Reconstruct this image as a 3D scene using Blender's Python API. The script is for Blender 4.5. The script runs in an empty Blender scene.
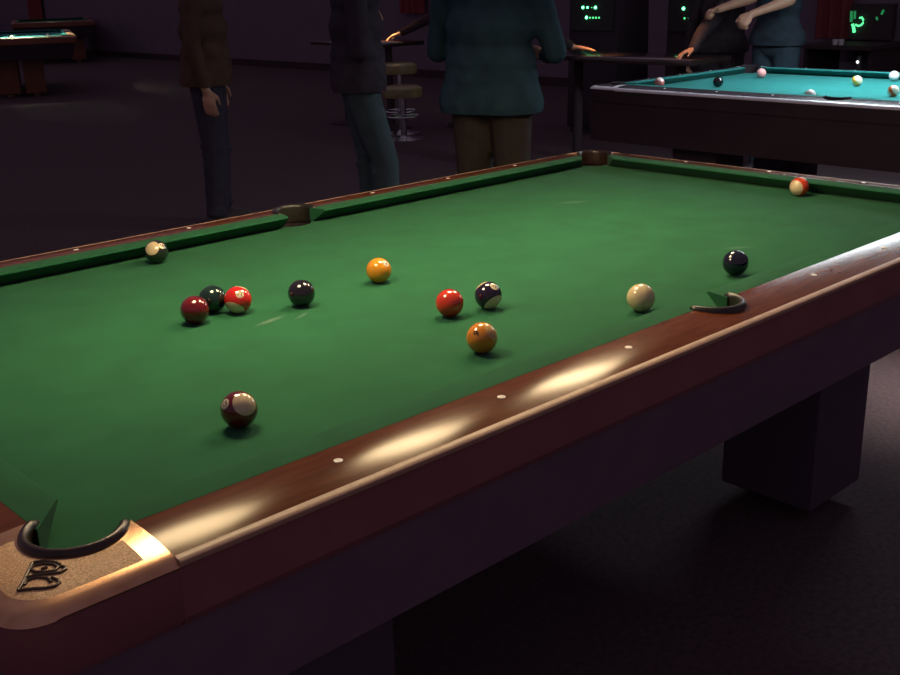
import bpy, bmesh, math, random
from mathutils import Vector, Matrix
random.seed(7)
C = bpy.context.scene
COL = C.collection
PI = math.pi
ZC = 0.787            # height of the cloth above the floor
LX, LY = 2.54, 1.27   # nose to nose
NOSE = 0.0365

# ------------------------------------------------------------------ helpers
def link(o, parent=None):
    COL.objects.link(o)
    if parent is not None: o.parent = parent
    return o
def obj(name, bm, mat, parent=None, smooth=True, angle=40, recalc=True):
    if recalc: bmesh.ops.recalc_face_normals(bm, faces=bm.faces)
    me = bpy.data.meshes.new(name); bm.to_mesh(me); bm.free()
    for m in (mat if isinstance(mat, (list, tuple)) else [mat]): me.materials.append(m)
    if smooth:
        for p in me.polygons: p.use_smooth = True
        me.set_sharp_from_angle(angle=math.radians(angle))
    return link(bpy.data.objects.new(name, me), parent)
def tag(o, label=None, cat=None, group=None, kind=None):
    if label: o['label'] = label
    if cat: o['category'] = cat
    if group: o['group'] = group
    if kind: o['kind'] = kind
    return o
def empty(name, loc, rz=0.0):
    o = bpy.data.objects.new(name, None); o.location = loc; o.rotation_euler = (0, 0, rz); o.empty_display_size = .1
    return link(o)
def box(bm, x0, x1, y0, y1, z0, z1, top=1.0):
    cx, cy = (x0+x1)/2, (y0+y1)/2
    vs = []
    for z, k in ((z0, 1.0), (z1, top)):
        for x, y in ((x0, y0), (x1, y0), (x1, y1), (x0, y1)):
            vs.append(bm.verts.new((cx+(x-cx)*k, cy+(y-cy)*k, z)))
    for f in ((3,2,1,0), (4,5,6,7), (0,1,5,4), (1,2,6,5), (2,3,7,6), (3,0,4,7)): bm.faces.new([vs[i] for i in f])
def bevel(bm, w, seg=2):
    bmesh.ops.bevel(bm, geom=list(bm.edges), offset=w, segments=seg, affect='EDGES', profile=.5)
def lathe(bm, prof, cx=0, cy=0, seg=32, cap=False):
    rings = []
    for r, z in prof:
        rings.append([bm.verts.new((cx+r*math.cos(2*PI*i/seg), cy+r*math.sin(2*PI*i/seg), z)) for i in range(seg)])
    for a, b in zip(rings, rings[1:]):
        for i in range(seg): bm.faces.new((a[i], a[(i+1) % seg], b[(i+1) % seg], b[i]))
    if cap:
        bm.faces.new(rings[0][::-1]); bm.faces.new(rings[-1])
def tube(bm, pts, r, seg=10, flat=1.0):
    pts = [Vector(p) for p in pts]; rings = []
    for i, p in enumerate(pts):
        t = (pts[min(i+1, len(pts)-1)]-pts[max(i-1, 0)]).normalized()
        ref = Vector((0, 0, 1)) if abs(t.z) < .95 else Vector((1, 0, 0))
        s = t.cross(ref).normalized(); u = s.cross(t)
        rr = r[i] if isinstance(r, (list, tuple)) else r
        rings.append([bm.verts.new(p+s*rr*math.cos(2*PI*k/seg)+u*rr*flat*math.sin(2*PI*k/seg)) for k in range(seg)])
    for a, b in zip(rings, rings[1:]):
        for k in range(seg): bm.faces.new((a[k], a[(k+1) % seg], b[(k+1) % seg], b[k]))
    bm.faces.new(rings[0][::-1]); bm.faces.new(rings[-1])
def loft(bm, rings, closed_ring=True, caps=True):
    R = [[bm.verts.new(p) for p in r] for r in rings]; n = len(R[0])
    for a, b in zip(R, R[1:]):
        for k in range(n if closed_ring else n-1): bm.faces.new((a[k], a[(k+1) % n], b[(k+1) % n], b[k]))
    if caps: bm.faces.new(R[0][::-1]); bm.faces.new(R[-1])

# ------------------------------------------------------------------ materials
def new_mat(name):
    m = bpy.data.materials.new(name); m.use_nodes = True
    nt = m.node_tree; b = nt.nodes['Principled BSDF']
    return m, nt, b
def setp(b, **k):
    N = dict(color='Base Color', rough='Roughness', metal='Metallic', coat='Coat Weight', coatr='Coat Roughness', spec='Specular IOR Level', sheen='Sheen Weight', emc='Emission Color', ems='Emission Strength')
    for a, v in k.items():
        if isinstance(v, tuple) and len(v) == 3: v = (*v, 1)
        b.inputs[N[a]].default_value = v
def srgb(r, g, b):
    f = lambda c: ((c/255+.055)/1.055)**2.4 if c > 10 else c/255/12.92
    return (f(r), f(g), f(b))
def noise_mat(name, c1, c2, scale=20, stretch=(1, 1, 1), bump=0.0, bscale=None, detail=4, **k):
    m, nt, b = new_mat(name); setp(b, **k)
    tc = nt.nodes.new('ShaderNodeTexCoord'); mp = nt.nodes.new('ShaderNodeMapping'); mp.inputs['Scale'].default_value = stretch
    nz = nt.nodes.new('ShaderNodeTexNoise'); nz.inputs['Scale'].default_value = scale; nz.inputs['Detail'].default_value = detail
    rp = nt.nodes.new('ShaderNodeValToRGB'); rp.color_ramp.elements[0].color = (*c1, 1); rp.color_ramp.elements[1].color = (*c2, 1)
    rp.color_ramp.elements[0].position = .3; rp.color_ramp.elements[1].position = .7
    L = nt.links.new
    L(tc.outputs['Object'], mp.inputs['Vector']); L(mp.outputs[0], nz.inputs['Vector']); L(nz.outputs[0], rp.inputs[0]); L(rp.outputs[0], b.inputs['Base Color'])
    if bump:
        n2 = nt.nodes.new('ShaderNodeTexNoise'); n2.inputs['Scale'].default_value = bscale or scale*4; n2.inputs['Detail'].default_value = 3
        bp = nt.nodes.new('ShaderNodeBump'); bp.inputs['Strength'].default_value = bump; bp.inputs['Distance'].default_value = .002
        L(tc.outputs['Object'], n2.inputs['Vector']); L(n2.outputs[0], bp.inputs['Height']); L(bp.outputs[0], b.inputs['Normal'])
    return m
def plain(name, color, **k):
    m, nt, b = new_mat(name); setp(b, color=color, **k); return m
def emit(name, color, s):
    m, nt, b = new_mat(name); setp(b, color=(0, 0, 0), emc=color, ems=s, rough=.6, spec=0.0); return m
def cloth_mat(name, c, marks=()):
    m = noise_mat(name, tuple(v*.9 for v in c), tuple(v*1.1 for v in c), scale=9, bump=.25, bscale=900, rough=.95, spec=.1, sheen=.05)
    nt = m.node_tree; b = nt.nodes['Principled BSDF']; L = nt.links.new
    tc = [n for n in nt.nodes if n.type == 'TEX_COORD'][0]
    src = b.inputs['Base Color'].links[0].from_socket
    for (x, y, rx, ry, a, s) in marks:        # small chalk smudges on the cloth
        mp = nt.nodes.new('ShaderNodeMapping'); mp.vector_type = 'TEXTURE'
        mp.inputs['Location'].default_value = (x, y, ZC); mp.inputs['Rotation'].default_value = (0, 0, a); mp.inputs['Scale'].default_value = (rx, ry, 1)
        ln = nt.nodes.new('ShaderNodeVectorMath'); ln.operation = 'LENGTH'
        nz = nt.nodes.new('ShaderNodeTexNoise'); nz.inputs['Scale'].default_value = 90
        mr = nt.nodes.new('ShaderNodeMapRange'); mr.inputs['From Min'].default_value = 1; mr.inputs['From Max'].default_value = 0; mr.inputs['To Max'].default_value = s
        mu = nt.nodes.new('ShaderNodeMath'); mu.operation = 'MULTIPLY'
        mx = nt.nodes.new('ShaderNodeMix'); mx.data_type = 'RGBA'; mx.inputs[7].default_value = (.5, .55, .5, 1)
        L(tc.outputs['Object'], mp.inputs[0]); L(tc.outputs['Object'], nz.inputs[0]); L(mp.outputs[0], ln.inputs[0]); L(ln.outputs['Value'], mr.inputs[0])
        L(mr.outputs[0], mu.inputs[0]); L(nz.outputs[0], mu.inputs[1]); L(mu.outputs[0], mx.inputs[0]); L(src, mx.inputs[6]); src = mx.outputs[2]
    L(src, b.inputs['Base Color'])
    return m

M = {}
M['cloth'] = cloth_mat('green_cloth', (.0155, .103, .043), [(-.585, -.03, .05, .010, .2, .45), (-.52, -.05, .03, .006, .4, .3), (.73, .28, .06, .022, -.5, .25), (.55, -.40, .05, .012, -.6, .25)])
M['cloth2'] = cloth_mat('teal_cloth', (.017, .175, .168))
M['wood'] = noise_mat('rail_wood', (.092, .027, .011), (.132, .040, .016), scale=14, stretch=(1, 7, 7), rough=.17, spec=.125)
M['wood'].node_tree.nodes['Principled BSDF'].inputs['Specular Tint'].default_value = (1, .88, .66, 1)
M['trim'] = noise_mat('trim_laminate', (.40, .25, .165), (.45, .29, .19), scale=60, rough=.45, spec=.5)
M['apron'] = noise_mat('apron_laminate', (.17, .115, .15), (.20, .135, .175), scale=8, stretch=(1, 1, 1), rough=.7, spec=.1)
M['railface'] = noise_mat('rail_side_wood', (.21, .085, .085), (.25, .10, .10), scale=12, rough=.55, spec=.25)
M['blackleg'] = plain('leg_laminate', (.09, .068, .088), rough=.8, spec=.1)
M['metal'] = noise_mat('polished_casting', (.56, .30, .15), (.68, .41, .24), scale=40, metal=.8, rough=.26)
M['bronze'] = noise_mat('stippled_bronze', (.50, .27, .105), (.95, .63, .32), scale=420, detail=2, bump=.5, bscale=700, metal=0, rough=.4)
M['emblem'] = plain('dark_emblem', (.045, .025, .015), rough=.4, metal=.3)
M['leather'] = noise_mat('pocket_liner_rubber', (.020, .010, .008), (.032, .015, .011), scale=90, bump=.3, bscale=200, rough=.32, spec=.5)
M['liner_green'] = noise_mat('side_liner_rubber', (.014, .013, .010), (.022, .020, .014), scale=90, rough=.33, spec=.5)
M['pocket'] = plain('pocket_lining', (.03, .022, .028), rough=.9, spec=.05)
M['sight'] = plain('pearl_sight', (.85, .80, .72), rough=.3)
M['black_rail'] = noise_mat('black_rail_laminate', (.020, .018, .024), (.03, .027, .034), scale=12, rough=.26, spec=.5)
M['alu'] = plain('aluminium_trim', (.90, .91, .94), metal=.30, rough=.32)
M['apron2'] = noise_mat('dark_apron', (.045, .03, .038), (.06, .04, .05), scale=5, rough=.6, spec=.15)
M['rail3'] = noise_mat('honey_rail', (.40, .24, .11), (.5, .31, .15), scale=12, rough=.5)
M['leg3'] = noise_mat('red_brown_leg', (.16, .06, .03), (.22, .08, .04), scale=9, rough=.6)

# ------------------------------------------------------------------ pool table
def prof(s):
    return .0378 if s < .06 else .0378-1.2*(s-.06)**2
CC = -.0236                      # centre of a corner pocket on its diagonal
def table(name, label, center, rz, mt, detail=True, emblem=True, legs=None, group=None):
    root = empty(name, (center[0], center[1], center[2] if len(center) > 2 else 0), rz)
    tag(root, label, 'pool table', group)
    def T(sx, sy):
        return lambda x, y, z: ((LX-x if sx else x)-LX/2, (LY-y if sy else y)-LY/2, z+ZC)
    I = T(0, 0)
    # bed -------------------------------------------------------------
    e = .05; out = []
    def arc(cx, cy, r, a0, a1, n=12):
        return [(cx+r*math.cos(a0+(a1-a0)*i/n), cy+r*math.sin(a0+(a1-a0)*i/n)) for i in range(n+1)]
    HC = -.036; rc = .041; q = math.sqrt(rc*rc-(e+HC)**2)
    aA = math.atan2(q, -e-HC); aB = math.atan2(-e-HC, q)        # on the x=-e side / on the y=-e side
    quad = arc(HC, HC, rc, aA, aB)
    rs = .055; qs = math.sqrt(rs*rs-.025**2); aS = math.atan2(.025, -qs)
    side = arc(LX/2, -.075, rs, aS, PI-aS)
    bottom = quad+side                                           # lower left corner, then lower side pocket
    out = bottom + [(LX-x, y) for x, y in quad[::-1]] + [(LX-x, LY-y) for x, y in bottom] + [(x, LY-y) for x, y in quad[::-1]]
    bm = bmesh.new()
    top = [bm.verts.new(I(x, y, 0)) for x, y in out]; bot = [bm.verts.new(I(x, y, -.03)) for x, y in out]
    ft = bm.faces.new(top); fb = bm.faces.new(bot[::-1])
    for i in range(len(out)): j = (i+1) % len(out); bm.faces.new((top[j], top[i], bot[i], bot[j]))
    bmesh.ops.triangulate(bm, faces=[ft, fb])
    obj('bed_cloth', bm, mt['cloth'], root, smooth=False)
    # cabinet box under the slate
    bm = bmesh.new(); box(bm, -LX/2+.10, LX/2-.10, -LY/2+.12, LY/2-.12, ZC-.22, ZC-.032); obj('slate_frame', bm, mt['leg'], root, smooth=False)
    # cushions ---------------------------------------------------------
    cp = [(0.0, NOSE), (-.0012, NOSE-.003), (.003, NOSE-.006), (.044, .0008), (.0545, .0012), (.0545, .0380), (.03, .0380), (.004, .0378)]
    def cushion(tr, swap, x0, k0, x1, k1):
        bm = bmesh.new(); rings = []
        n = 2
        for i in range(n):
            t = i/(n-1); ring = []
            for s, z in cp:
                a = (x0+k0*s) if i == 0 else (x1+k1*s)
                ring.append(tr(-s, a, z) if swap else tr(a, -s, z))
            rings.append(ring)
        loft(bm, rings); return obj('cushion', bm, mt['cloth'], root, angle=25)
    tipc, tips = .076, .0635
    for sx in (0, 1):
        for sy in (0, 1):
            cushion(T(sx, sy), False, tipc, -1.20, LX/2-tips, .25)
        cushion(T(sx, 0), True, tipc, -1.20, LY-tipc, 1.20)
    # rails --------------------------------------------------------------
    S1 = .149
    def rail_ring(fn, s_in):
        ss = [s_in+(S1-s_in)*i/12 for i in range(13)]
        pts = [(s_in, .0), *[(s, prof(s)) for s in ss], (S1, .0175), (S1, 0.0)]
        return [fn(s, z) for s, z in pts]
    TR = [(.1475, .0286), (.150, .0290), (.155, .0284), (.1600, .0274), (.1618, .0258), (.1618, .0205), (.1605, .0185), (.1475, .0180)]
    TR = mt.get('TR') or TR
    def rail(tr, swap, xs, s_in, sights, name='rail'):
        bm = bmesh.new(); rings = []
        P = (lambda a: (lambda s, z: tr(-s, a, z))) if swap else (lambda a: (lambda s, z: tr(a, -s, z)))
        for a in xs: rings.append(rail_ring(P(a), s_in(a)))
        loft(bm, rings); r = obj('rail', bm, mt['wood'], root, angle=35)
        bm = bmesh.new(); loft(bm, [[P(a)(s, z) for s, z in TR] for a in (xs[0], xs[-1])]); obj('edge_trim', bm, mt['trim'], r)
        bm = bmesh.new(); loft(bm, [[P(a)(s, z) for s, z in ((.12, .0172), (.1572, .0172), (.1572, -.050), (.151, -.062), (.12, -.062))] for a in (xs[0], xs[-1])]); obj('rail_face', bm, mt['railface'], r, smooth=False)
        for a in sights:
            bm = bmesh.new()
            x, y, z = P(a)(.094, prof(.094)); lathe(bm, [(.0066, z-.001), (.0066, z+.0005), (.0058, z+.0009), (.0001, z+.0010)], x, y, 16)
            obj('sight', bm, M['sight'], r)
        return r
    def side_in(a, R=.0655):
        d = abs(a-LX/2)
        return max(.055, .05+math.sqrt(max(R*R-d*d, 0))) if d < R else .055
    xs = [.0365, .3, .6, .9, 1.15]+[LX/2-.0655+.0655*i/14 for i in range(0, 15)]
    xs[-1] = LX/2-.0001
    for sx in (0, 1):
        for sy in (0, 1):
            rail(T(sx, sy), False, xs, side_in, [.3175*k for k in (1, 2, 3)])
        rail(T(sx, 0), True, [.0365+(LY-.073)*i/6 for i in range(7)], lambda a: .055, [.3175*k for k in (1, 2, 3)])
    # corner castings ----------------------------------------------------
    def corner_grid(lim, r_in, S, n=40):
        d = lim-CC; h = math.sqrt(max(r_in*r_in-d*d, 1e-9)); a0 = math.atan2(-h, d); a1 = -(PI/2)-a0-0.0
        a1 = math.atan2(d, -h); a1 -= 2*PI                    # end on the y = lim line, going clockwise through the outer diagonal
        inner = [(CC+r_in*math.cos(a0+(a1-a0)*i/n), CC+r_in*math.sin(a0+(a1-a0)*i/n)) for i in range(n+1)]
        rc_ = .045*(S/.152); L = lim+S-rc_; A = rc_*PI/2; tot = 2*L+A; outer = []
        for i in range(n+1):
            u = tot*i/n
            if u <= L: p = (lim-u, -S)
            elif u <= L+A: t = (u-L)/rc_; p = (-S+rc_-rc_*math.sin(t), -S+rc_-rc_*math.cos(t))
            else: p = (-S, -S+rc_+(u-L-A))
            outer.append(p)
        return inner, outer
    def sm(x, y):
        k = -.107
        if x < k and y < k: return .107+math.hypot(x-k, y-k)
        return max(-x, -y)
    def corner(tr, em):
        inner, outer = corner_grid(.036, .0640, .1605); m = 18
        bm = bmesh.new(); rings = []
        for p, q_ in zip(inner, outer):
            ring = [tr(p[0], p[1], -.02)]
            for j in range(m+1):
                w = j/m; x = p[0]+(q_[0]-p[0])*w; y = p[1]+(q_[1]-p[1])*w; sv = sm(x, y); z = prof(min(sv, .1605))+.0006
                if sv > .143: z -= (.0178-math.sqrt(max(0, .0178**2-(sv-.143)**2)))*.52
                ring.append(tr(x, y, z))
            ring += [tr(q_[0]*.99, q_[1]*.99, .0155), tr(q_[0]*.93, q_[1]*.93, .0155), tr(q_[0]*.93, q_[1]*.93, -.02)]
            rings.append(ring)
        loft(bm, rings); c = obj('corner_casting', bm, mt['casting'], root, angle=50)
        inner, outer = corner_grid(.0365, .0640, .1570); bm = bmesh.new(); rings = []
        for p, q_ in zip(inner, outer):
            rings.append([tr(q_[0]*k, q_[1]*k, z) for k, z in ((.9, .0150), (1, .0150), (1, -.050), (.955, -.062), (.9, -.062))])
        loft(bm, rings); obj('corner_block', bm, mt['railface'], c, angle=50)
        if detail:
            inner, outer = corner_grid(.005, .0665, .1370); bm = bmesh.new(); rings = []
            for p, q_ in zip(inner, outer):
                ring = []
                for j in range(9):
                    w = j/8; x = p[0]+(q_[0]-p[0])*w; y = p[1]+(q_[1]-p[1])*w
                    ring.append(tr(x, y, prof(sm(x, y))+(.0004 if j in (0, 8) else .0017)))
                rings.append(ring)
            loft(bm, rings, closed_ring=False, caps=False)
            ge = bmesh.ops.extrude_face_region(bm, geom=list(bm.faces))
            for v in [g for g in ge['geom'] if isinstance(g, bmesh.types.BMVert)]: v.co.z -= .003
            pn = obj('corner_panel', bm, mt['panel'], c, angle=50)
            if em:
                bm = bmesh.new()
                for st in EMB:
                    tube(bm, [tr(x, y, prof(sm(x, y))+.0022) for x, y in st], .0022, 8, .9)
                obj('raised_emblem', bm, M['emblem'], pn)
        return c
    def liner(cx, cy, r, a0, a1, tr, mat_, parent):
        sec = [(-.0065, -.004), (-.0070, .036), (-.0055, .0435), (-.001, .0462), (.0035, .0448), (.0062, .040), (.0066, .030), (.0060, -.004)]
        bm = bmesh.new(); n = 40; rings = []
        for i in range(n+1):
            t = a0+(a1-a0)*i/n; tap = min(1, .55+min(i, n-i)/4)
            rings.append([tr(cx+(r+s*tap)*math.cos(t), cy+(r+s*tap)*math.sin(t), z if z < .03 else .03+(z-.03)*tap) for s, z in sec])
        loft(bm, rings); l = obj('pocket_liner', bm, mat_, parent, angle=60)
    def cup(cx, cy, tr, parent):
        x, y, z = tr(cx, cy, 0); bm = bmesh.new()
        lathe(bm, [(.058, -.002+ZC), (.061, -.002+ZC), (.061, -.05+ZC), (.055, -.13+ZC), (.0005, -.14+ZC), (.0005, -.135+ZC), (.050, -.125+ZC), (.056, -.05+ZC), (.058, -.002+ZC)], x, y, 24)
        obj('pocket_cup', bm, M['pocket'], parent)
    d = .036-CC; h = math.sqrt(.058**2-d*d) if d < .058 else 0
    for sx in (0, 1):
        for sy in (0, 1):
            tr = T(sx, sy); corner(tr, detail and emblem and not sx)
            a = math.radians(20)
            liner(CC, CC, .0580, -a, -PI*1.5+a, tr, mt['liner'], root); cup(CC, CC, tr, root)
    for sy in (0, 1):
        tr = T(0, sy); liner(LX/2, -.05, .0605, math.radians(8), math.radians(-188), tr, mt['liner_s'], root); cup(LX/2, -.05, tr, root)
    # aprons -------------------------------------------------------------
    ap = mt.get('ap') or [(.140, -.058), (.138, -.07), (.072, -.265), (.052, -.265), (.108, -.07), (.108, -.058)]
    for sy in (0, 1):
        tr = T(0, sy); bm = bmesh.new(); loft(bm, [[tr(-s, -s, z) for s, z in ap], [tr(LX+s, -s, z) for s, z in ap]]); obj('apron', bm, mt['apron'], root, smooth=False)
    for sx in (0, 1):
        tr = T(sx, 0); bm = bmesh.new(); loft(bm, [[tr(-s, -s, z) for s, z in ap], [tr(-s, LY+s, z) for s, z in ap]]); obj('apron', bm, mt['apron'], root, smooth=False)
    # legs
    for sx in (0, 1):
        for sy in (0, 1):
            tr = T(sx, sy); x, y, z = tr(.40, legs or .215, 0); bm = bmesh.new()
            box(bm, x-.14, x+.14, y-.14, y+.14, .045, ZC-.10, 1.0); bevel(bm, .008); lg = obj('leg', bm, mt['leg'], root, angle=30)
            bm = bmesh.new(); lathe(bm, [(.05, 0), (.055, .012), (.035, .03), (.03, .047)], x, y, 20, True); obj('foot', bm, mt['foot'], lg)
    return root

EMB = [[(-0.0987, -0.0731), (-0.0932, -0.0692), (-0.0838, -0.0741), (-0.0767, -0.0842), (-0.0757, -0.0928), (-0.0811, -0.0967), (-0.0897, -0.0932), (-0.098, -0.0832), (-0.0987, -0.0731)],
 [(-0.0914, -0.062), (-0.1016, -0.0745), (-0.111, -0.0865), (-0.1253, -0.102)],
 [(-0.0914, -0.062), (-0.0817, -0.0693), (-0.0739, -0.0809), (-0.0719, -0.0892)],
 [(-0.1096, -0.0853), (-0.0998, -0.0902), (-0.0903, -0.0973), (-0.0778, -0.1035), (-0.0708, -0.1013), (-0.0699, -0.0961), (-0.0731, -0.0928)],
 [(-0.1165, -0.0978), (-0.111, -0.0915), (-0.1018, -0.0947), (-0.0936, -0.1046), (-0.0934, -0.114)],
 [(-0.1253, -0.102), (-0.1132, -0.1123), (-0.1028, -0.1198), (-0.093, -0.1229), (-0.0871, -0.1199), (-0.0864, -0.114), (-0.0899, -0.1064)],
 [(-0.091, -0.0831), (-0.0843, -0.0853)]]

MAIN = dict(cloth=M['cloth'], wood=M['wood'], trim=M['trim'], railface=M['railface'], apron=M['apron'], leg=M['blackleg'], foot=M['alu'], casting=M['metal'], panel=M['bronze'], liner=M['leather'], liner_s=M['liner_green'])
SEC = dict(TR=[(.1475, .0286), (.149, .0288), (.157, .0262), (.162, .0225), (.1645, .0180), (.165, .0145), (.1640, .0120), (.1475, .0120)], ap=[(.152, -.058), (.152, -.07), (.140, -.265), (.120, -.265), (.128, -.07), (.128, -.058)], cloth=M['cloth2'], wood=M['black_rail'], trim=M['alu'], railface=M['apron2'], apron=M['apron2'], leg=M['blackleg'], foot=M['alu'], casting=M['alu'], panel=M['black_rail'], liner=M['pocket'], liner_s=M['pocket'])
FAR = dict(cloth=M['cloth2'], wood=M['rail3'], trim=M['rail3'], railface=M['leg3'], apron=M['apron2'], leg=M['leg3'], foot=M['rail3'], casting=M['rail3'], panel=M['rail3'], liner=M['pocket'], liner_s=M['pocket'])
FAR2 = dict(FAR); FAR2['cloth'] = M['cloth']; FAR2['wood'] = FAR2['casting'] = FAR2['panel'] = M['railface']; FAR2['trim'] = M['railface']

table('pool_table', 'big green pool table with brown wooden rails filling the foreground', (LX/2, LY/2), 0, MAIN)
T2Z = .036
T2C = (4.439+LY/2, 2.589-LX/2)
table('pool_table', 'dark pool table with bright teal cloth and shiny silver edge at upper right', (T2C[0], T2C[1], T2Z), -PI/2, SEC, emblem=False)
# low plinth that levels the second table
def t3place(cx, cy, ang): return (cx, cy)
va = math.atan2(.92, .39)
cx, cy = 6.45, 13.65
ex, ey = math.cos(va), math.sin(va)
t3 = (cx+ex*1.42-(-ey)*(-.787), cy+ey*1.42-(ex)*(-.787))
table('pool_table', 'distant pool table with pale rails and lit teal cloth at far left', t3, va, FAR, detail=False, legs=.46)
c5 = (8.9+ex*1.43+.78*.42, 20.6+ey*1.43-.78*.1)
table('pool_table', 'farthest dim pool table behind the pale railed table at far left', c5, va, FAR2, detail=False)

# ------------------------------------------------------------------ balls
R = .028575
camP = Vector((-0.478876, -1.171986, 0.649308+ZC))
def cam_axes():
    rx, rz, ry = -.320758744, .818482791, -.0268126161
    f = Vector((math.cos(rx)*math.cos(rz), math.cos(rx)*math.sin(rz), math.sin(rx)))
    r = Vector((math.sin(rz), -math.cos(rz), 0)); u = r.cross(f)
    c, s = math.cos(ry), math.sin(ry)
    return c*r+s*u, -s*r+c*u, f
CR, CU, CF = cam_axes()
def ball_mat(name, color, stripe, cream=(.62, .50, .30), half=.6):
    m, nt, b = new_mat(name); setp(b, color=color, rough=.12, coat=.6, coatr=.05, spec=.5)
    if stripe:
        tc = nt.nodes.new('ShaderNodeTexCoord'); sx = nt.nodes.new('ShaderNodeSeparateXYZ'); ab = nt.nodes.new('ShaderNodeMath'); ab.operation = 'ABSOLUTE'
        gt = nt.nodes.new('ShaderNodeMath'); gt.operation = 'GREATER_THAN'; gt.inputs[1].default_value = half*R
        mx = nt.nodes.new('ShaderNodeMix'); mx.data_type = 'RGBA'; mx.inputs[6].default_value = (*color, 1); mx.inputs[7].default_value = (*cream, 1)
        L = nt.links.new
        L(tc.outputs['Object'], sx.inputs[0]); L(sx.outputs['Z'], ab.inputs[0]); L(ab.outputs[0], gt.inputs[0]); L(gt.outputs[0], mx.inputs[0]); L(mx.outputs[2], b.inputs['Base Color'])
    return m
sphere_me = None
M['spot'] = plain('number_spot', (.62, .53, .36), rough=.12, coat=.6, coatr=.05)
M['ink'] = plain('number_ink', (.015, .012, .012), rough=.15, coat=.5)
def text_mesh(txt):
    cu = bpy.data.curves.new('t', 'FONT'); cu.body = txt; cu.align_x = 'CENTER'; cu.align_y = 'CENTER'; cu.size = 1; cu.offset = .015
    o = bpy.data.objects.new('t', cu); COL.objects.link(o); bpy.context.view_layer.update()
    me = bpy.data.meshes.new_from_object(o.evaluated_get(bpy.context.evaluated_depsgraph_get()))
    bpy.data.objects.remove(o); bpy.data.curves.remove(cu)
    bm = bmesh.new(); bm.from_mesh(me); bpy.data.meshes.remove(me)
    bmesh.ops.triangulate(bm, faces=bm.faces)
    bmesh.ops.subdivide_edges(bm, edges=[e for e in bm.edges if e.calc_length() > .12], cuts=2, use_grid_fill=True)
    return bm
def vdir(a, b):
    """direction on a ball given as (right, up) offsets seen from the photo's side"""
    c = math.sqrt(max(0, 1-a*a-b*b))
    return a*CR+b*CU-c*CF
def ball(label, xy, color, stripe=False, pole=None, spot=None, txt=None, roll=0, half=.6, z0=ZC, cream=(.62, .50, .30), spot_mark=True, group='billiard balls on the green table'):
    bm = bmesh.new(); bmesh.ops.create_icosphere(bm, subdivisions=5, radius=R)
    o = obj('billiard_ball', bm, ball_mat('ball_finish', color, stripe, cream, half), None, angle=180)
    o.location = (xy[0], xy[1], z0+R+.0003); tag(o, label, 'ball', group)
    rot = Matrix.Identity(3)
    if pole is not None:
        zv = Vector(pole).normalized(); xv = CR-zv*CR.dot(zv); xv.normalize(); yv = zv.cross(xv)
        rot = Matrix((xv, yv, zv)).transposed()
    o.rotation_euler = rot.to_euler()
    if spot is not None:
        n = Vector(spot).normalized(); up = CU-n*CU.dot(n); up.normalize(); right = up.cross(n)
        c, s = math.cos(roll), math.sin(roll); right, up = c*right+s*up, -s*right+c*up
        inv = rot.transposed()
        if spot_mark:
            bm = bmesh.new(); rings = []
            for ang in (0.003, .09, .18, .25, .30):
                rings.append([inv@((n*math.cos(ang)+(right*math.cos(2*PI*i/28)+up*math.sin(2*PI*i/28))*math.sin(ang))*(R*1.003)) for i in range(28)])
            rings.append([inv@((n*math.cos(.31)+(right*math.cos(2*PI*i/28)+up*math.sin(2*PI*i/28))*math.sin(.31))*(R*.999)) for i in range(28)])
            loft(bm, rings, True, False); sp = obj('number_spot', bm, M['spot'], o)
        if txt:
            bm = text_mesh(txt); k = (.0125 if spot_mark else .019) if len(txt) == 1 else .0118
            for v in bm.verts:
                x, y = v.co.x*k/R, v.co.y*k/R
                v.co = inv@((n+right*x+up*y).normalized()*(R*1.006))
            obj('number', bm, M['ink'], sp if spot_mark else o)
    return o
maroon, dgreen, red, black, yellow, orange, navy, purple, cream = (.12, .006, .007), (.007, .024, .017), (.50, .016, .010), (.010, .009, .011), (.64, .26, .012), (.6, .05, .01), (.008, .009, .022), (.015, .009, .026), (.62, .51, .29)
ball('maroon striped ball marked 15 near the corner pocket', (.337, .179), maroon, True, vdir(.50, .42), vdir(-.64, .34), '15', .5, half=.76)
ball('plain maroon ball front left of the trio of balls', (.573, .703), maroon)
ball('dark green ball partly hidden behind the maroon ball', (.640, .744), dgreen)
ball('red striped ball marked 11 at right end of the trio', (.673, .699), red, True, CR*.25+CU*.86+CF*.43, vdir(.31, .38), '11', -.15, half=.66)
ball('plain black ball right of the trio of balls', (.791, .639), black)
ball('plain yellow ball in the middle of the green cloth', (1.021, .660), yellow, spot=vdir(.60, .52), txt='1')
ball('dark ball with cream end touching the far left cushion', (.773, 1.216), (.014, .022, .014), True, vdir(-.2, .30), vdir(.62, .48), '14', half=.78)
ball('plain red-orange ball beside the dark striped ball', (.949, .352), (.54, .038, .012))
ball('dark navy striped ball beside the red-orange ball', (1.04, .332), purple, True, -.55*CR*.92+.8*CU*.95+CF*.38, vdir(.41, .62), '12', -.4, half=.66)
ball('amber ball marked 9 in front of the red-orange ball', (.835, .147), (.58, .21, .018), True, vdir(.78, .50), vdir(-.36, .26), '9', .9, half=.72, cream=(.56, .34, .11), spot_mark=False)
ball('cream cue ball by the near brown rail', (1.232, .089), cream, cream=cream)
ball('dark blue ball beside the near side pocket', (1.593, .099), navy)
ball('orange and cream striped ball by the far right cushion', (2.497, .451), (.66, .055, .008), True, vdir(-.75, -.28), half=.60)
G2 = 'billiard balls on the teal table'; Z2 = ZC+T2Z
ball('pink and white ball at left end of the teal table', (4.66, 2.535), (.7, .2, .2), True, vdir(.2, .8), z0=Z2, group=G2, cream=(.85, .7, .65))
ball('black ball on the left part of the teal cloth', (4.851, 2.276), (.006, .006, .008), z0=Z2, group=G2)
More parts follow.
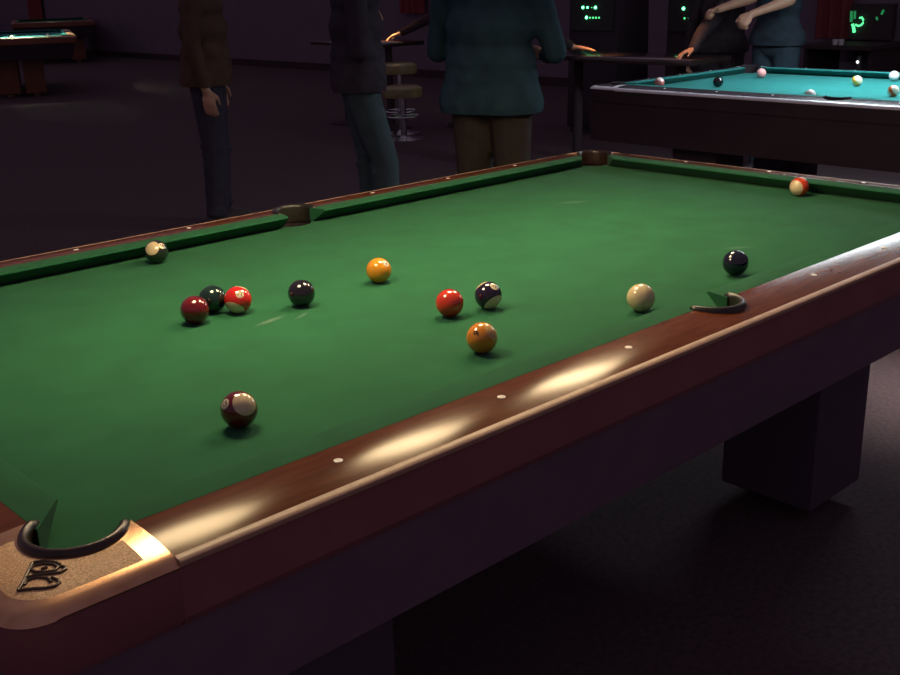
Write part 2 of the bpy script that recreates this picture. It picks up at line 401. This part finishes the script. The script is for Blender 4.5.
ball('pink ball by the far corner pocket of the teal table', (5.44, 2.36), (.85, .38, .38), z0=Z2, group=G2)
ball('white ball half hidden behind near rail of the teal table', (4.487, 1.517), (.85, .85, .82), z0=Z2, group=G2)
ball('white ball with yellow spot in middle of the teal cloth', (5.272, 1.672), (.85, .5, .06), True, vdir(.5, .45), z0=Z2, group=G2, half=.3, cream=(.85, .78, .55))
ball('plain white ball near far rail of the teal table', (5.642, 1.638), (.85, .85, .85), z0=Z2, group=G2)
ball('white and orange striped ball at right of the teal cloth', (4.883, 1.285), (.75, .16, .04), True, vdir(.55, .35), z0=Z2, group=G2, half=.3, cream=(.85, .78, .66))
# balls of the far left table
zb = ZC
def onfar(a, b): return (t3[0]+ex*a+(-ey)*b, t3[1]+ey*a+ex*b)
ball('white ball at near edge of the far left table', onfar(-1.2, -.42), (.85, .83, .75), group='billiard balls on the far left table')
ball('small pale ball on cloth of the far left table', onfar(-1.0, .05), (.8, .8, .7), group='billiard balls on the far left table')

# ------------------------------------------------------------------ room shell
M['floor'] = noise_mat('dark_carpet', (.075, .055, .062), (.11, .082, .088), scale=60, rough=.95, spec=.05, bump=.3, bscale=300)
M['wall'] = noise_mat('dark_wall_paint', (.17, .13, .17), (.19, .145, .19), scale=3, rough=.9, spec=.05)
M['wainscot'] = noise_mat('dark_wainscot', (.05, .035, .038), (.065, .045, .05), scale=6, stretch=(1, 1, .2), rough=.7, spec=.1)
M['beam'] = plain('painted_steel', (.03, .03, .03), rough=.7)
X1, Y1 = 11.0, 29.0; XO = -4.5
M['ceil'] = plain('dark_ceiling', (.05, .04, .05), rough=.9, spec=.05)
bm = bmesh.new(); box(bm, XO, X1, XO, Y1, -.1, 0); tag(obj('floor', bm, M['floor'], None, False), kind='structure')
bm = bmesh.new(); box(bm, X1, X1+.15, XO, Y1+.15, 0, 3.2); tag(obj('wall_right', bm, M['wall'], None, False), kind='structure')
bm = bmesh.new(); box(bm, XO, X1, Y1, Y1+.15, 0, 3.2); tag(obj('wall_back', bm, M['wall'], None, False), kind='structure')
bm = bmesh.new(); box(bm, X1-.02, X1, XO, Y1-.02, 0, .12); tag(obj('baseboard_right', bm, M['wainscot'], None, False), kind='structure')
bm = bmesh.new(); box(bm, XO, X1, Y1-.02, Y1, 0, .12); tag(obj('baseboard_back', bm, M['wainscot'], None, False), kind='structure')
for n, (x0, x1, y0, y1) in enumerate([(XO, X1, LY/2-.06, LY/2+.06), (T2C[0]-.06, T2C[0]+.06, XO, Y1), (6.7, 6.8, XO, Y1), (3.14, 3.26, XO, Y1)]):
    bm = bmesh.new(); box(bm, x0, x1, y0, y1, 3.2, 3.3); tag(obj('trim_%d' % (n+1), bm, M['beam'], None, False), kind='structure')

# ------------------------------------------------------------------ lamps
M['shade'] = plain('green_enamel', (.02, .09, .05), rough=.3, coat=.5)
M['cord'] = plain('black_cord', (.02, .02, .02), rough=.6)
def lamp(label, x, y, z, col, s, rad=.12, top=3.2, name='pendant_lamp', group=None, deep=0.0):
    t = empty(name, (x, y, z)); tag(t, label, 'lamp', group)
    bm = bmesh.new(); lathe(bm, [(rad+.035, -.012), (rad+.03, .0), (rad*.8, .07), (.05, .15), (.03, .20), (.0, .20)], 0, 0, 40)
    lathe(bm, [(rad+.035, -.012), (rad+.024, .002), (rad*.75, .065), (.045, .145), (.0, .19)], 0, 0, 40); obj('lamp_shade', bm, M['shade'], t)
    if deep:
        bm = bmesh.new()
        lathe(bm, [(rad+.012, -deep), (rad+.012, .0), (rad+.016, .0), (rad+.016, -deep), (rad+.012, -deep)], 0, 0, 40); obj('added_beam_tube', bm, M['shade'], t)  # tube added below the shade to narrow the spread of light
    bm = bmesh.new(); lathe(bm, [(.0005, .0), (rad*.5, .0), (rad, .004), (rad, .012), (.0005, .012)], 0, 0, 40); obj('diffuser', bm, emit('lamp_glow', col, s), t)
    bm = bmesh.new(); tube(bm, [(0, 0, .195), (0, 0, top-z)], .004, 8); obj('cord', bm, M['cord'], t)
    return t
WARM = (1.0, .75, .44)
LS = 44.0
for lx, nm in ((.57, 'left'), (1.235, 'middle'), (1.90, 'right')):
    lamp('green pendant lamp over the %s of the green pool table' % {'left': 'near end', 'middle': 'middle', 'right': 'far end'}[nm], lx, LY/2, ZC+.80, WARM, LS, .148, group='pendant lamps over the green table')
# long fluorescent fixture over the second table
t = empty('fluorescent_lamp', (T2C[0]+.15, T2C[1], ZC+.90)); tag(t, 'long white fluorescent lamp over the teal pool table', 'lamp')
bm = bmesh.new(); box(bm, -.16, .16, -.75, .75, .02, .14, .8); obj('housing', bm, M['beam'], t, False)
bm = bmesh.new(); box(bm, -.15, .15, -.73, .73, .0, .022); obj('diffuser', bm, emit('tube_glow', (.82, .95, 1.0), 31.0), t, False)
for yy in (-.6, .6):
    bm = bmesh.new(); tube(bm, [(0, yy, .13), (0, yy, 3.2-ZC-.9)], .004, 8); obj('cord', bm, M['cord'], t)
lamp('pendant lamp over the distant pale railed pool table', t3[0]-ex*.6, t3[1]-ey*.6, ZC+.95, (1, .88, .66), 900, .16, 3.2, deep=.26)
lamp('pendant lamp over the farthest dim pool table', c5[0]-ex*.7, c5[1]-ey*.7, ZC+.95, (1, .88, .66), 70, .16, 3.2, deep=.33)
lamp('small amber pendant lamp over the drinks table hand', 6.22, 4.18, 1.80, (1, .50, .2), 1300, .05, 3.2, deep=.35)
lamp('small amber pendant lamp over right part of drinks table', 6.22, 3.42, 1.80, (1, .40, .14), 350, .05, 3.2, deep=.35)
lamp('small amber pendant lamp over the far ledge', 6.75, 7.45, 1.80, (1, .62, .28), 3200, .05, 3.2, deep=.35)
lamp('added narrow fill lamp over the aisle right of the green table', 3.20, .25, 2.60, (1, .86, .78), 1000, .09, 3.2, deep=.60)  # unseen lamp added to brighten the floor past the table end
# small light behind the photographer
t = empty('pendant_bulb', (-1.0, -2.0, ZC+1.05)); tag(t, 'small bare bulb hanging behind the camera', 'lamp')
bm = bmesh.new(); bmesh.ops.create_uvsphere(bm, u_segments=20, v_segments=12, radius=.03); obj('bulb', bm, emit('bulb_glow', (1, .75, .5), 22), t, angle=180)
bm = bmesh.new(); tube(bm, [(0, 0, .028), (0, 0, 3.2-ZC-1.05)], .004, 8); obj('cord', bm, M['cord'], t)

# ------------------------------------------------------------------ background furniture
M['dark_top'] = plain('glossy_dark_top', (.035, .022, .02), rough=.18, coat=.6, coatr=.1)
M['dark_base'] = plain('dark_base', (.06, .042, .048), rough=.8, spec=.1)
def ledge(label, x0, x1, y0, y1, h):
    t = empty('drinks_table', ((x0+x1)/2, (y0+y1)/2, 0)); tag(t, label, 'table'); a, b = (x1-x0)/2, (y1-y0)/2
    bm = bmesh.new(); box(bm, -a, a, -b, b, h-.04, h); bevel(bm, .006); obj('table_top', bm, M['dark_top'], t, angle=30)
    for s in (-1, 1):
        bm = bmesh.new(); lathe(bm, [(.20, 0), (.20, .015), (.04, .04), (.035, h-.05), (.10, h-.04)], 0, s*(b-.25), 20, True); obj('pedestal', bm, M['dark_base'], t)
    return t
ledge('dark glossy drinks table under a hand behind the teal table', 6.04, 6.56, 3.28, 4.75, .855)
ledge('dark glossy drinks table far back between the standing people', 6.50, 7.02, 7.10, 8.3, .86)
# stools
M['olive'] = noise_mat('olive_vinyl', (.20, .17, .07), (.30, .26, .12), scale=20, rough=.35)
M['chrome'] = plain('chrome', (.6, .6, .62), metal=1, rough=.2)
def stool(label, x, y, h, rad):
    t = empty('bar_stool', (x, y, 0)); tag(t, label, 'stool', 'stools by the far drinks table')
    bm = bmesh.new(); lathe(bm, [(.02, h-.10), (rad*.97, h-.10), (rad, h-.06), (rad*.97, h-.02), (rad*.8, h), (.001, h)], 0, 0, 32, True); obj('seat', bm, M['olive'], t)
    bm = bmesh.new(); lathe(bm, [(.19, 0), (.19, .012), (.03, .04), (.025, h-.09)], 0, 0, 24, True); obj('post', bm, M['chrome'], t)
    bm = bmesh.new(); pts = [(.15*math.cos(i*PI/16), .15*math.sin(i*PI/16), .22) for i in range(33)]; tube(bm, pts, .009, 8)
    tube(bm, [(-.15, 0, .22), (.15, 0, .22)], .007, 8); obj('foot_ring', bm, M['chrome'], t)
stool('olive stool in front of the far drinks table', 6.29, 6.62, .50, .19)
stool('olive stool tucked against the far drinks table', 6.55, 6.95, .68, .17)
# lit amusement machine with rows of green lights
M['cab'] = plain('machine_black', (.05, .04, .05), rough=.7, spec=.1)
M['led'] = emit('green_led', (.12, 1.0, .35), 7.0)
M['leddim'] = emit('green_led_dim', (.10, .8, .25), 1.6)
def pix(px, py, dep):    # a point of the room from the survey of the photograph
    return camP+(CF+(px-450)/1079.26*CR+(337.5-py)/1079.26*CU)*dep
def machine(label, x, y, rz, lights, w=.6):
    t = empty('jukebox', (x, y, 0), rz); tag(t, label, 'jukebox')
    bm = bmesh.new(); box(bm, 0, .5, -w/2, w/2, .05, 1.45, .94); bevel(bm, .02); obj('cabinet', bm, M['cab'], t, angle=30)
    bm = bmesh.new(); box(bm, .03, .47, -w/2+.03, w/2-.03, 0, .06); obj('plinth', bm, M['beam'], t, False)
    bm = bmesh.new(); box(bm, -.006, .03, -w/2+.05, w/2-.05, .95, 1.3); obj('display', bm, M['beam'], t, False)
    for (yy, zz, rr, mm) in lights:
        bm = bmesh.new(); bmesh.ops.create_uvsphere(bm, u_segments=10, v_segments=8, radius=rr)
        for v in bm.verts: v.co += Vector((-.006, yy, zz))
        obj('indicator_light', bm, mm, t, angle=180)
def survey(px, py, X):   # where the ray of a photo point meets the plane x = X
    d = CF+(px-450)/1079.26*CR+(337.5-py)/1079.26*CU
    return camP+d*((X-camP.x)/d.x)
def lights_for(X, y0, L):
    out = []
    for px, py, rr, mm in L:
        P = survey(px, py, X); out.append((P.y-y0, P.z, rr, mm))
    return out
MX = 7.6
p = survey(592, 12, MX)
Ld, Dm = M['led'], M['leddim']
machine('dark jukebox with two rows of green lights', MX, p.y, 0, lights_for(MX, p.y, [(583.5, 7.5, .013, Ld), (588, 7.5, .010, Ld), (592.2, 7.5, .006, Dm), (596, 7.5, .014, Ld), (587, 17.5, .014, Ld), (590.5, 17.7, .009, Dm), (593.5, 17.7, .010, Dm), (596.5, 17.7, .010, Dm), (599.5, 17.7, .009, Dm)]))
p = survey(687, 12, MX+.1)
machine('dark jukebox with a few green lights right of the other', MX+.1, p.y, 0, lights_for(MX+.1, p.y, [(684, 8.5, .014, Ld), (685, 18.3, .009, Dm), (689.5, 18.3, .009, Dm)]), .45)
# red curtains
M['red'] = noise_mat('red_curtain', (.19, .045, .05), (.25, .06, .065), scale=10, stretch=(1, 1, .2), rough=.9, spec=.05)
def curtain(label, a, b, z0, z1):
    a, b = Vector((*a, 0)), Vector((*b, 0)); d = b-a; n = Vector((d.y, -d.x, 0)).normalized(); k = max(40, int(d.length/.02))
    t = empty('curtain', ((a+b)/2)); t.location.z = 0; tag(t, label, 'curtain', None); o = (a+b)/2
    bm = bmesh.new(); rings = []
    for i in range(k+1):
        u = i/k; q = a+d*u+n*.03*math.sin(u*d.length*2*PI/.14)-o
        rings.append([(q.x+n.x*w, q.y+n.y*w, z) for z, w in ((z0, .004), (z1, .004), (z1, -.004), (z0, -.004))])
    loft(bm, rings); obj('drape', bm, M['red'], t, angle=60)
    bm = bmesh.new(); e_ = d.normalized()*.1; tube(bm, [a-o-e_+Vector((0, 0, z1+.02)), b-o+e_+Vector((0, 0, z1+.02))], .014, 10)
    obj('curtain_rod', bm, M['beam'], t)
Xc = 10.9
P0, P1 = survey(815, 38, Xc), survey(849, 38, Xc); curtain('dark red curtain on back wall behind the teal table', (Xc, P0.y), (Xc, P1.y), P0.z, 2.4)
P0, P1 = survey(400, 10, Xc), survey(424, 10, Xc); curtain('red curtain on wall seen between two standing people', (Xc, P0.y), (Xc, P1.y), P0.z-.05, 2.4)
P0, P1 = survey(31, 25, Xc), survey(43, 25, Xc); curtain('red curtain above the far left pool tables', (Xc, P0.y), (Xc, P1.y), P0.z, 2.4)
# low wall lamps that light curtains
def sconce(label, x, y, z, col, s):
    t = empty('wall_lamp', (x, y, z)); tag(t, label, 'lamp')
    bm = bmesh.new(); box(bm, -.03, .10, -.04, .04, -.05, .05); obj('bracket', bm, M['beam'], t, False)
    bm = bmesh.new(); lathe(bm, [(.02, -.05), (.06, .06), (.058, .06), (.018, -.045)], -.06, 0, 20); obj('lamp_shade', bm, M['beam'], t)
    bm = bmesh.new(); bmesh.ops.create_uvsphere(bm, u_segments=14, v_segments=8, radius=.03)
    for v in bm.verts: v.co.x -= .06
    obj('bulb', bm, emit('sconce_glow', col, s), t, angle=180)
# neon sign
M['neon'] = emit('green_neon', (.12, 1.0, .35), 1.5)
M['neondim'] = emit('green_neon_dim', (.05, .6, .2), .35)
XN = 10.80
def wallpts(L): return [survey(x, y, XN) for x, y in L]
t = empty('neon_sign', survey(856, 24, XN)); tag(t, 'green neon sign with a hooked curl on back wall', 'sign'); o0 = t.location.copy()
def neon(pts, r, m, name='neon_tube'):
    bm = bmesh.new(); tube(bm, [q-o0 for q in wallpts(pts)], r, 10); obj(name, bm, m, t)
neon([(859.5, 18), (861.8, 17.3), (863.3, 20), (863, 23), (861, 25.2), (858, 26), (855.5, 24.5)], .010, M['neon'])
neon([(852.5, 24), (853.5, 27), (854.2, 32.5)], .016, M['neon'])
neon([(851.5, 11), (851.2, 22)], .014, M['neondim'])
neon([(855, 11), (854.6, 19)], .012, M['neondim'])
neon([(883.5, 10), (881.5, 14.5)], .011, M['neondim'])
neon([(876.4, 17), (877.4, 20)], .010, M['neondim'])
bm = bmesh.new(); q0 = survey(850.5, 4, XN); q1 = survey(890, 40, XN)
box(bm, .02, .10, q1.y-o0.y, q0.y-o0.y, q1.z-o0.z, q0.z-o0.z); obj('backing_board', bm, M['wainscot'], t, False)
# two small white cups on a wall shelf
XS = 10.2
pc = survey(838, 45, XS)
t = empty('shelf', (XS, pc.y, 0)); tag(t, 'dark narrow shelf below the red curtain holding two cups', 'shelf')
bm = bmesh.new(); box(bm, -.1, .8, -.4, .4, pc.z-.04, pc.z); obj('shelf_board', bm, M['wainscot'], t, False)
for s in (-1, 1):
    bm = bmesh.new(); box(bm, .0, .7, s*.35-.02, s*.35+.02, 0, pc.z-.038); obj('support', bm, M['wainscot'], t, False)
M['white'] = plain('white_china', (.75, .75, .78), rough=.3)
for px, lb in ((835, 'left'), (841, 'right')):
    q = survey(px, 45, XS); bm = bmesh.new(); lathe(bm, [(.001, 0), (.022, 0), (.030, .055), (.027, .055), (.02, .006), (.001, .006)], 0, 0, 20)
    c = obj('cup', bm, M['white']); c.location = (XS, q.y, pc.z); tag(c, 'small white cup on the back shelf, %s of the two' % lb, 'cup', 'cups on the back shelf')
# made-up post with a glowing dot, standing in for a white speck
q = survey(857.5, 62, 8.9)
t = empty('glow_dot_post', (8.9, q.y, 0)); tag(t, 'added post with small glowing white dot beyond the teal table', 'lamp')
bm = bmesh.new(); tube(bm, [(0.03, 0, 0), (0.03, 0, q.z+.05)], .02, 10); obj('post', bm, M['beam'], t)
bm = bmesh.new(); bmesh.ops.create_uvsphere(bm, u_segments=12, v_segments=8, radius=.012)
for v in bm.verts: v.co.z += q.z
obj('bulb', bm, emit('marker_glow', (.9, 1, 1), 3), t, angle=180)

# ------------------------------------------------------------------ people
M['skin'] = noise_mat('skin', (.48, .26, .17), (.54, .30, .20), scale=30, rough=.5)
M['hair'] = noise_mat('dark_hair', (.02, .012, .008), (.04, .024, .016), scale=80, rough=.5)
M['shoe'] = plain('shoe_leather', (.05, .04, .045), rough=.5)
M['sole'] = plain('shoe_sole', (.35, .33, .33), rough=.6)
M['eye'] = plain('eye', (.6, .6, .6), rough=.1)
def fabric(name, c): return noise_mat(name, tuple(v*.82 for v in c), tuple(v*1.1 for v in c), scale=14, bump=.4, bscale=60, rough=.9, spec=.05)
_ico = {}
def ico(sub=2):
    if sub not in _ico:
        b = bmesh.new(); bmesh.ops.create_icosphere(b, subdivisions=sub, radius=1); _ico[sub] = ([v.co.copy() for v in b.verts], [[v.index for v in f.verts] for f in b.faces]); b.free()
    return _ico[sub]
class Blob:
    def __init__(s): s.v, s.f = [], []
    def ell(s, c, rad, axes=None, sub=2):
        V, F = ico(sub); n = len(s.v); c = Vector(c)
        for v in V:
            w = Vector((v.x*rad[0], v.y*rad[1], v.z*rad[2]))
            s.v.append(c+(axes@w if axes is not None else w))
        s.f += [[i+n for i in f] for f in F]
    def limb(s, pts, rs):
        for (a, ra), (b, rb) in zip(zip(pts, rs), list(zip(pts, rs))[1:]):
            a, b = Vector(a), Vector(b); n = max(2, int((b-a).length/(min(ra, rb)*.45)))
            for i in range(n+1):
                t = i/n; r = ra+(rb-ra)*t; s.ell(a.lerp(b, t), (r, r, r))
    def mesh(s, name, mat, parent, voxel, smooth=4, cuts=()):
        me = bpy.data.meshes.new(name); me.from_pydata([tuple(v) for v in s.v], [], s.f)
        o = bpy.data.objects.new(name, me); COL.objects.link(o)
        m = o.modifiers.new('r', 'REMESH'); m.mode = 'VOXEL'; m.voxel_size = voxel
        m2 = o.modifiers.new('s', 'SMOOTH'); m2.iterations = smooth; m2.factor = .5
        bpy.context.view_layer.update()
        me2 = bpy.data.meshes.new_from_object(o.evaluated_get(bpy.context.evaluated_depsgraph_get()))
        bpy.data.objects.remove(o); bpy.data.meshes.remove(me)
        bm = bmesh.new(); bm.from_mesh(me2); bpy.data.meshes.remove(me2)
        for co, no in cuts:
            bmesh.ops.bisect_plane(bm, geom=list(bm.verts)+list(bm.edges)+list(bm.faces), plane_co=co, plane_no=no, clear_outer=True)
        r = obj(name, bm, mat, parent, angle=180, recalc=False)
        return r
def hand(B, w, d, n, side, kind, k=1.0):
    """palm, four fingers of unequal length and a thumb; d = pointing direction, n = palm normal, side = thumb side"""
    d = Vector(d).normalized(); n = Vector(n); n = (n-d*n.dot(d)).normalized(); s = d.cross(n).normalized()*side
    w = Vector(w); ax = Matrix((d, s, n)).transposed()
    B.ell(w+d*.02*k, (.03*k, .026*k, .018*k), ax); B.ell(w+d*.055*k, (.045*k, .041*k, .016*k), ax); B.ell(w+d*.075*k, (.024*k, .042*k, .0135*k), ax)
    curl = {'fist': (65, 85, 55), 'grip': (50, 60, 40), 'relaxed': (18, 26, 20), 'flat': (6, 8, 6)}[kind]
    for off, ln in ((.031, .92), (.0105, 1.03), (-.0105, .97), (-.031, .78)):
        p = w+d*(.093-.25*abs(off-.005))*k+s*off*k; a = 0; pts = [p-d*.02*k, p]
        for L_, c_ in zip((.042, .027, .021), curl):
            a += math.radians(c_); p = p+(d*math.cos(a)+n*math.sin(a)+s*off*1.2)*L_*ln*k; pts.append(p)
        B.limb(pts, [.0095*k, .0095*k, .0088*k, .008*k, .0068*k])
    p = w+d*.022*k+s*.028*k; t1 = (d*.65+s*.65+n*.3).normalized(); t2 = (d*.95+s*.1+n*.35).normalized()
    B.limb([p, p+t1*.036*k, p+t1*.036*k+t2*.032*k, p+t1*.036*k+t2*.055*k], [.013*k, .0115*k, .0095*k, .0075*k])
def person(label, loc, yaw, h=1.75, shirt=(.05, .08, .1), pants=(.06, .07, .1), sleeve='short', arms=None, feet=None, sole=False, hem=.50, bulk=1.0, voxel=.009):
    f = Vector((math.cos(yaw), math.sin(yaw), 0)); l = Vector((-math.sin(yaw), math.cos(yaw), 0)); up = Vector((0, 0, 1))
    Lc = Vector((loc[0], loc[1], 0))
    J = lambda a, b, c: f*a+l*b+up*(c*h)
    ax = Matrix((f, l, up)).transposed()
    hips = {s: J(0, .09*s, .515) for s in (1, -1)}; sh = {s: J(-.01, .185*s, .815) for s in (1, -1)}
    kn, an = {}, {}
    for s in (1, -1):
        fx, fy, kb = (feet or {}).get(s, (0, .10, .02))
        an[s] = J(fx, fy*s, .048); kn[s] = (hips[s]+an[s])/2+f*kb; kn[s].z = .285*h
    B = Blob()
    B.ell(J(0, 0, .53), (.105, .155, .12), ax); B.ell(J(0, 0, .60), (.095, .135, .11), ax); B.ell(J(.005, 0, .68), (.105, .145, .13), ax); B.ell(J(.0, 0, .755), (.10, .155, .11), ax)
    B.limb([sh[1], sh[-1]], [.055, .055]); B.limb([J(-.01, 0, .80), J(.01, 0, .88)], [.062, .055])
    hd = J(.025, 0, .935)
    B.ell(hd, (.093, .075, .105), ax, 3); B.ell(hd+f*.025-up*.055, (.062, .055, .055), ax)
    B.limb([hd+f*.088+up*.012, hd+f*.108-up*.022], [.010, .015])                      # nose
    B.limb([hd+f*.078+l*.022-up*.062, hd+f*.084-up*.060, hd+f*.078-l*.022-up*.062], [.008, .010, .008])   # lips
    for s in (1, -1):
        B.ell(hd+l*s*.076-f*.008, (.022, .008, .030), ax)
        B.limb([hips[s], kn[s], an[s]], [.085, .054, .036])
        B.limb([(kn[s]+an[s])/2+up*.08-f*.015, (kn[s]+an[s])/2-f*.01], [.052, .045])
        B.limb([an[s]-f*.05-up*.035, an[s]+f*.06-up*.045, an[s]+f*.15-up*.055], [.032, .034, .024])
    S = Blob()
    for c_, r_ in ((.53, (.142, .195, .14)), (.565, (.140, .190, .13)), (.60, (.136, .184, .13)), (.68, (.136, .180, .14)), (.755, (.122, .180, .115))): S.ell(J(.003, 0, c_), (r_[0]*bulk, r_[1]*bulk, r_[2]), ax)
    S.limb([sh[1], sh[-1]], [.068, .068]); S.limb([J(-.012, 0, .795), J(0, 0, .835)], [.08, .068])
    S.limb([J(0, .08, hem+.02), J(0, -.08, hem+.02)], [.138*bulk, .138*bulk])
    cuts = [(J(0, 0, hem), -up)]
    for s in (1, -1):
        a = (arms or {}).get(s)
        if a: el, wr, hdir, pn, kind = a; el = Vector(el)-Lc; wr = Vector(wr)-Lc
        else: el = J(-.03, .245*s, .635); wr = J(.03, .262*s, .49); hdir = -up+f*.15; pn = -l*s; kind = 'relaxed'
        B.limb([sh[s], el, wr], [.050, .041, .027]); B.limb([el.lerp(wr, .15), el.lerp(wr, .4)], [.042, .038])
        hand(B, wr, hdir, pn, (1 if Vector(hdir).cross(Vector(pn)).dot(f) >= 0 else -1), kind)
        if sleeve == 'long': S.limb([sh[s], el, el.lerp(wr, .93)], [.066, .054, .040])
        else:
            S.limb([sh[s], sh[s].lerp(el, .72)], [.066, .060])
    P = Blob()
    P.ell(J(0, 0, .53), (.118, .168, .12), ax); P.limb([J(0, .07, .56), J(0, -.07, .56)], [.105, .105])
    rnd = random.Random(label)
    for s in (1, -1):
        P.limb([hips[s], kn[s], an[s]], [.102, .076, .066])
        for k in range(9):      # folds round the knee and stacked at the cuff
            t = rnd.random(); q = kn[s].lerp(an[s], .75+.25*t) if k % 3 else kn[s]+up*(t-.5)*.12
            tl = Vector((rnd.uniform(-1, 1), rnd.uniform(-1, 1), 0)).normalized()
            P.ell(q+tl*.02, (.066 if k % 3 else .074, .066 if k % 3 else .074, .016), Matrix.Rotation(rnd.uniform(-.5, .5), 3, 'X'))
    body = B.mesh('person', M['skin'], None, voxel, 3)
    body.location = Lc; tag(body, label, 'person')
    S.mesh('shirt', fabric('shirt_fabric', shirt), body, .012, 6, cuts)
    P.mesh('trousers', fabric('trouser_fabric', pants), body, .012, 5, [(J(0, 0, .585), up), (J(0, 0, .045), -up)])
    H = Blob(); H.ell(hd+up*.022-f*.016, (.100, .084, .100), ax, 3)
    H.mesh('hair', M['hair'], body, .01, 2, [(hd+up*.045+f*.02, (f*1.0-up*.9).normalized()), (hd-up*.05, -up)])
    for s in (1, -1):
        E_ = Blob(); E_.ell(hd+f*.080+l*s*.030+up*.005, (.012, .012, .012))
        bm = bmesh.new()
        vs = [bm.verts.new(v) for v in E_.v]
        for q in E_.f: bm.faces.new([vs[i] for i in q])
        obj('eye', bm, M['eye'], body, angle=180)
        F_ = Blob(); a_ = an[s]
        F_.limb([a_-f*.055-up*.034, a_+f*.06-up*.036, a_+f*.165-up*.045], [.045, .045, .034]); F_.limb([a_, a_-up*.03], [.046, .045])
        z0 = a_.z
        sh_ = F_.mesh('shoe', M['shoe'], body, .010, 3, [((0, 0, .012), -up)])
        bm = bmesh.new(); pts = []
        for i in range(28):
            t = 2*PI*i/28; q = a_+f*(.055+.155*math.cos(t))+l*(.046*math.sin(t)*(1-.15*math.cos(t))); pts.append(q)
        lo = [bm.verts.new((q.x, q.y, .001)) for q in pts]; hi = [bm.verts.new((q.x, q.y, .022)) for q in pts]
        for i in range(28): j = (i+1) % 28; bm.faces.new((lo[i], lo[j], hi[j], hi[i]))
        bm.faces.new(lo[::-1]); bm.faces.new(hi); obj('sole', bm, M['sole'] if sole else M['shoe'], sh_, angle=40)
    return body
Z = Vector((0, 0, 1))
# standing at the far rail, back half turned to the camera
person('person in loose dark teal shirt and khaki trousers standing by the far rail', (2.95, 2.19), math.radians(20), 1.82, (.035, .075, .095), (.062, .052, .042), 'long', hem=.485, bulk=1.18,
       arms={1: ((2.93, 2.50, 1.13), (3.20, 2.44, 1.16), (.8, -.4, .1), (.2, 0, -1), 'relaxed'), -1: ((3.12, 1.97, 1.13), (3.30, 2.18, 1.10), (.4, .8, .1), (-.5, .2, -.5), 'relaxed')})
person('person in dark top and blue jeans standing behind the far rail', (3.20, 3.42), math.radians(-35), 1.78, (.05, .042, .055), (.06, .088, .10), 'long', feet={1: (.05, .11, .03), -1: (.12, .1, .06)}, bulk=1.1,
       arms={1: ((3.30, 3.68, 1.10), (3.30, 3.50, 1.24), (.3, -.8, .1), (-.5, -.3, 0), 'relaxed'), -1: ((3.06, 3.22, 1.10), (3.26, 3.36, 1.28), (.5, .7, .2), (-.5, .3, 0), 'relaxed')})
person('person in dim brown top standing far left with hand hanging down', (3.06, 4.70), math.radians(-40), 1.74, (.10, .06, .045), (.055, .05, .07), 'long', sole=True, bulk=1.12)
# at the second table, both forearms held out to the left
person('person in dark blue leaning forearms forward behind the teal table', (6.66, 2.98), math.radians(172), 1.76, (.04, .056, .075), (.042, .066, .088), 'short', hem=.53,
       arms={1: ((6.361, 2.73, 1.244), (6.156, 2.885, 1.162), (-.45, .25, -.45), (-.2, .3, -.5), 'fist'), -1: ((6.42, 3.05, 1.26), (6.19, 3.17, 1.19), (-.6, .3, -.15), (-.2, -.3, -.6), 'fist')})
person('person in black behind the drinks table with one palm resting on it', (5.72, 4.95), math.radians(-45), 1.74, (.05, .042, .05), (.05, .042, .05), 'long',
       arms={-1: ((5.83, 4.66, 1.10), (6.11, 4.40, .915), (.7, -.7, -.10), (0.05, .05, -1), 'flat')})
person('person in black right of the drinks table with fist on its top', (6.95, 3.62), math.radians(190), 1.70, (.05, .042, .05), (.05, .042, .05), 'long',
       arms={1: ((6.36, 3.40, 1.03), (6.245, 3.40, .918), (-.9, .35, -.30), (-.3, -.1, -1), 'relaxed')})
person('person in dark clothes leaning a lit hand on the far ledge', (7.32, 6.80), math.radians(125), 1.76, (.06, .035, .04), (.05, .042, .05), 'long',
       arms={1: ((7.13, 7.08, 1.08), (6.88, 7.30, .93), (-.75, .6, -.25), (0, 0, -1), 'relaxed')})

# ------------------------------------------------------------------ world and camera
w = bpy.data.worlds.new('world'); C.world = w; w.use_nodes = True
bg = w.node_tree.nodes['Background']; bg.inputs[0].default_value = (.98, .70, 1.0, 1); bg.inputs[1].default_value = .13
cd = bpy.data.cameras.new('camera'); cam = bpy.data.objects.new('camera', cd); COL.objects.link(cam); C.camera = cam
cd.sensor_width = 36; cd.lens = 36*1079.26/900; cd.clip_start = .01
cam.matrix_world = Matrix(((CR.x, CU.x, -CF.x, camP.x), (CR.y, CU.y, -CF.y, camP.y), (CR.z, CU.z, -CF.z, camP.z), (0, 0, 0, 1)))
vs = C.view_settings; vs.view_transform = 'Standard'; vs.look = 'None'; vs.gamma = 1; vs.exposure = 0; vs.use_curve_mapping = False
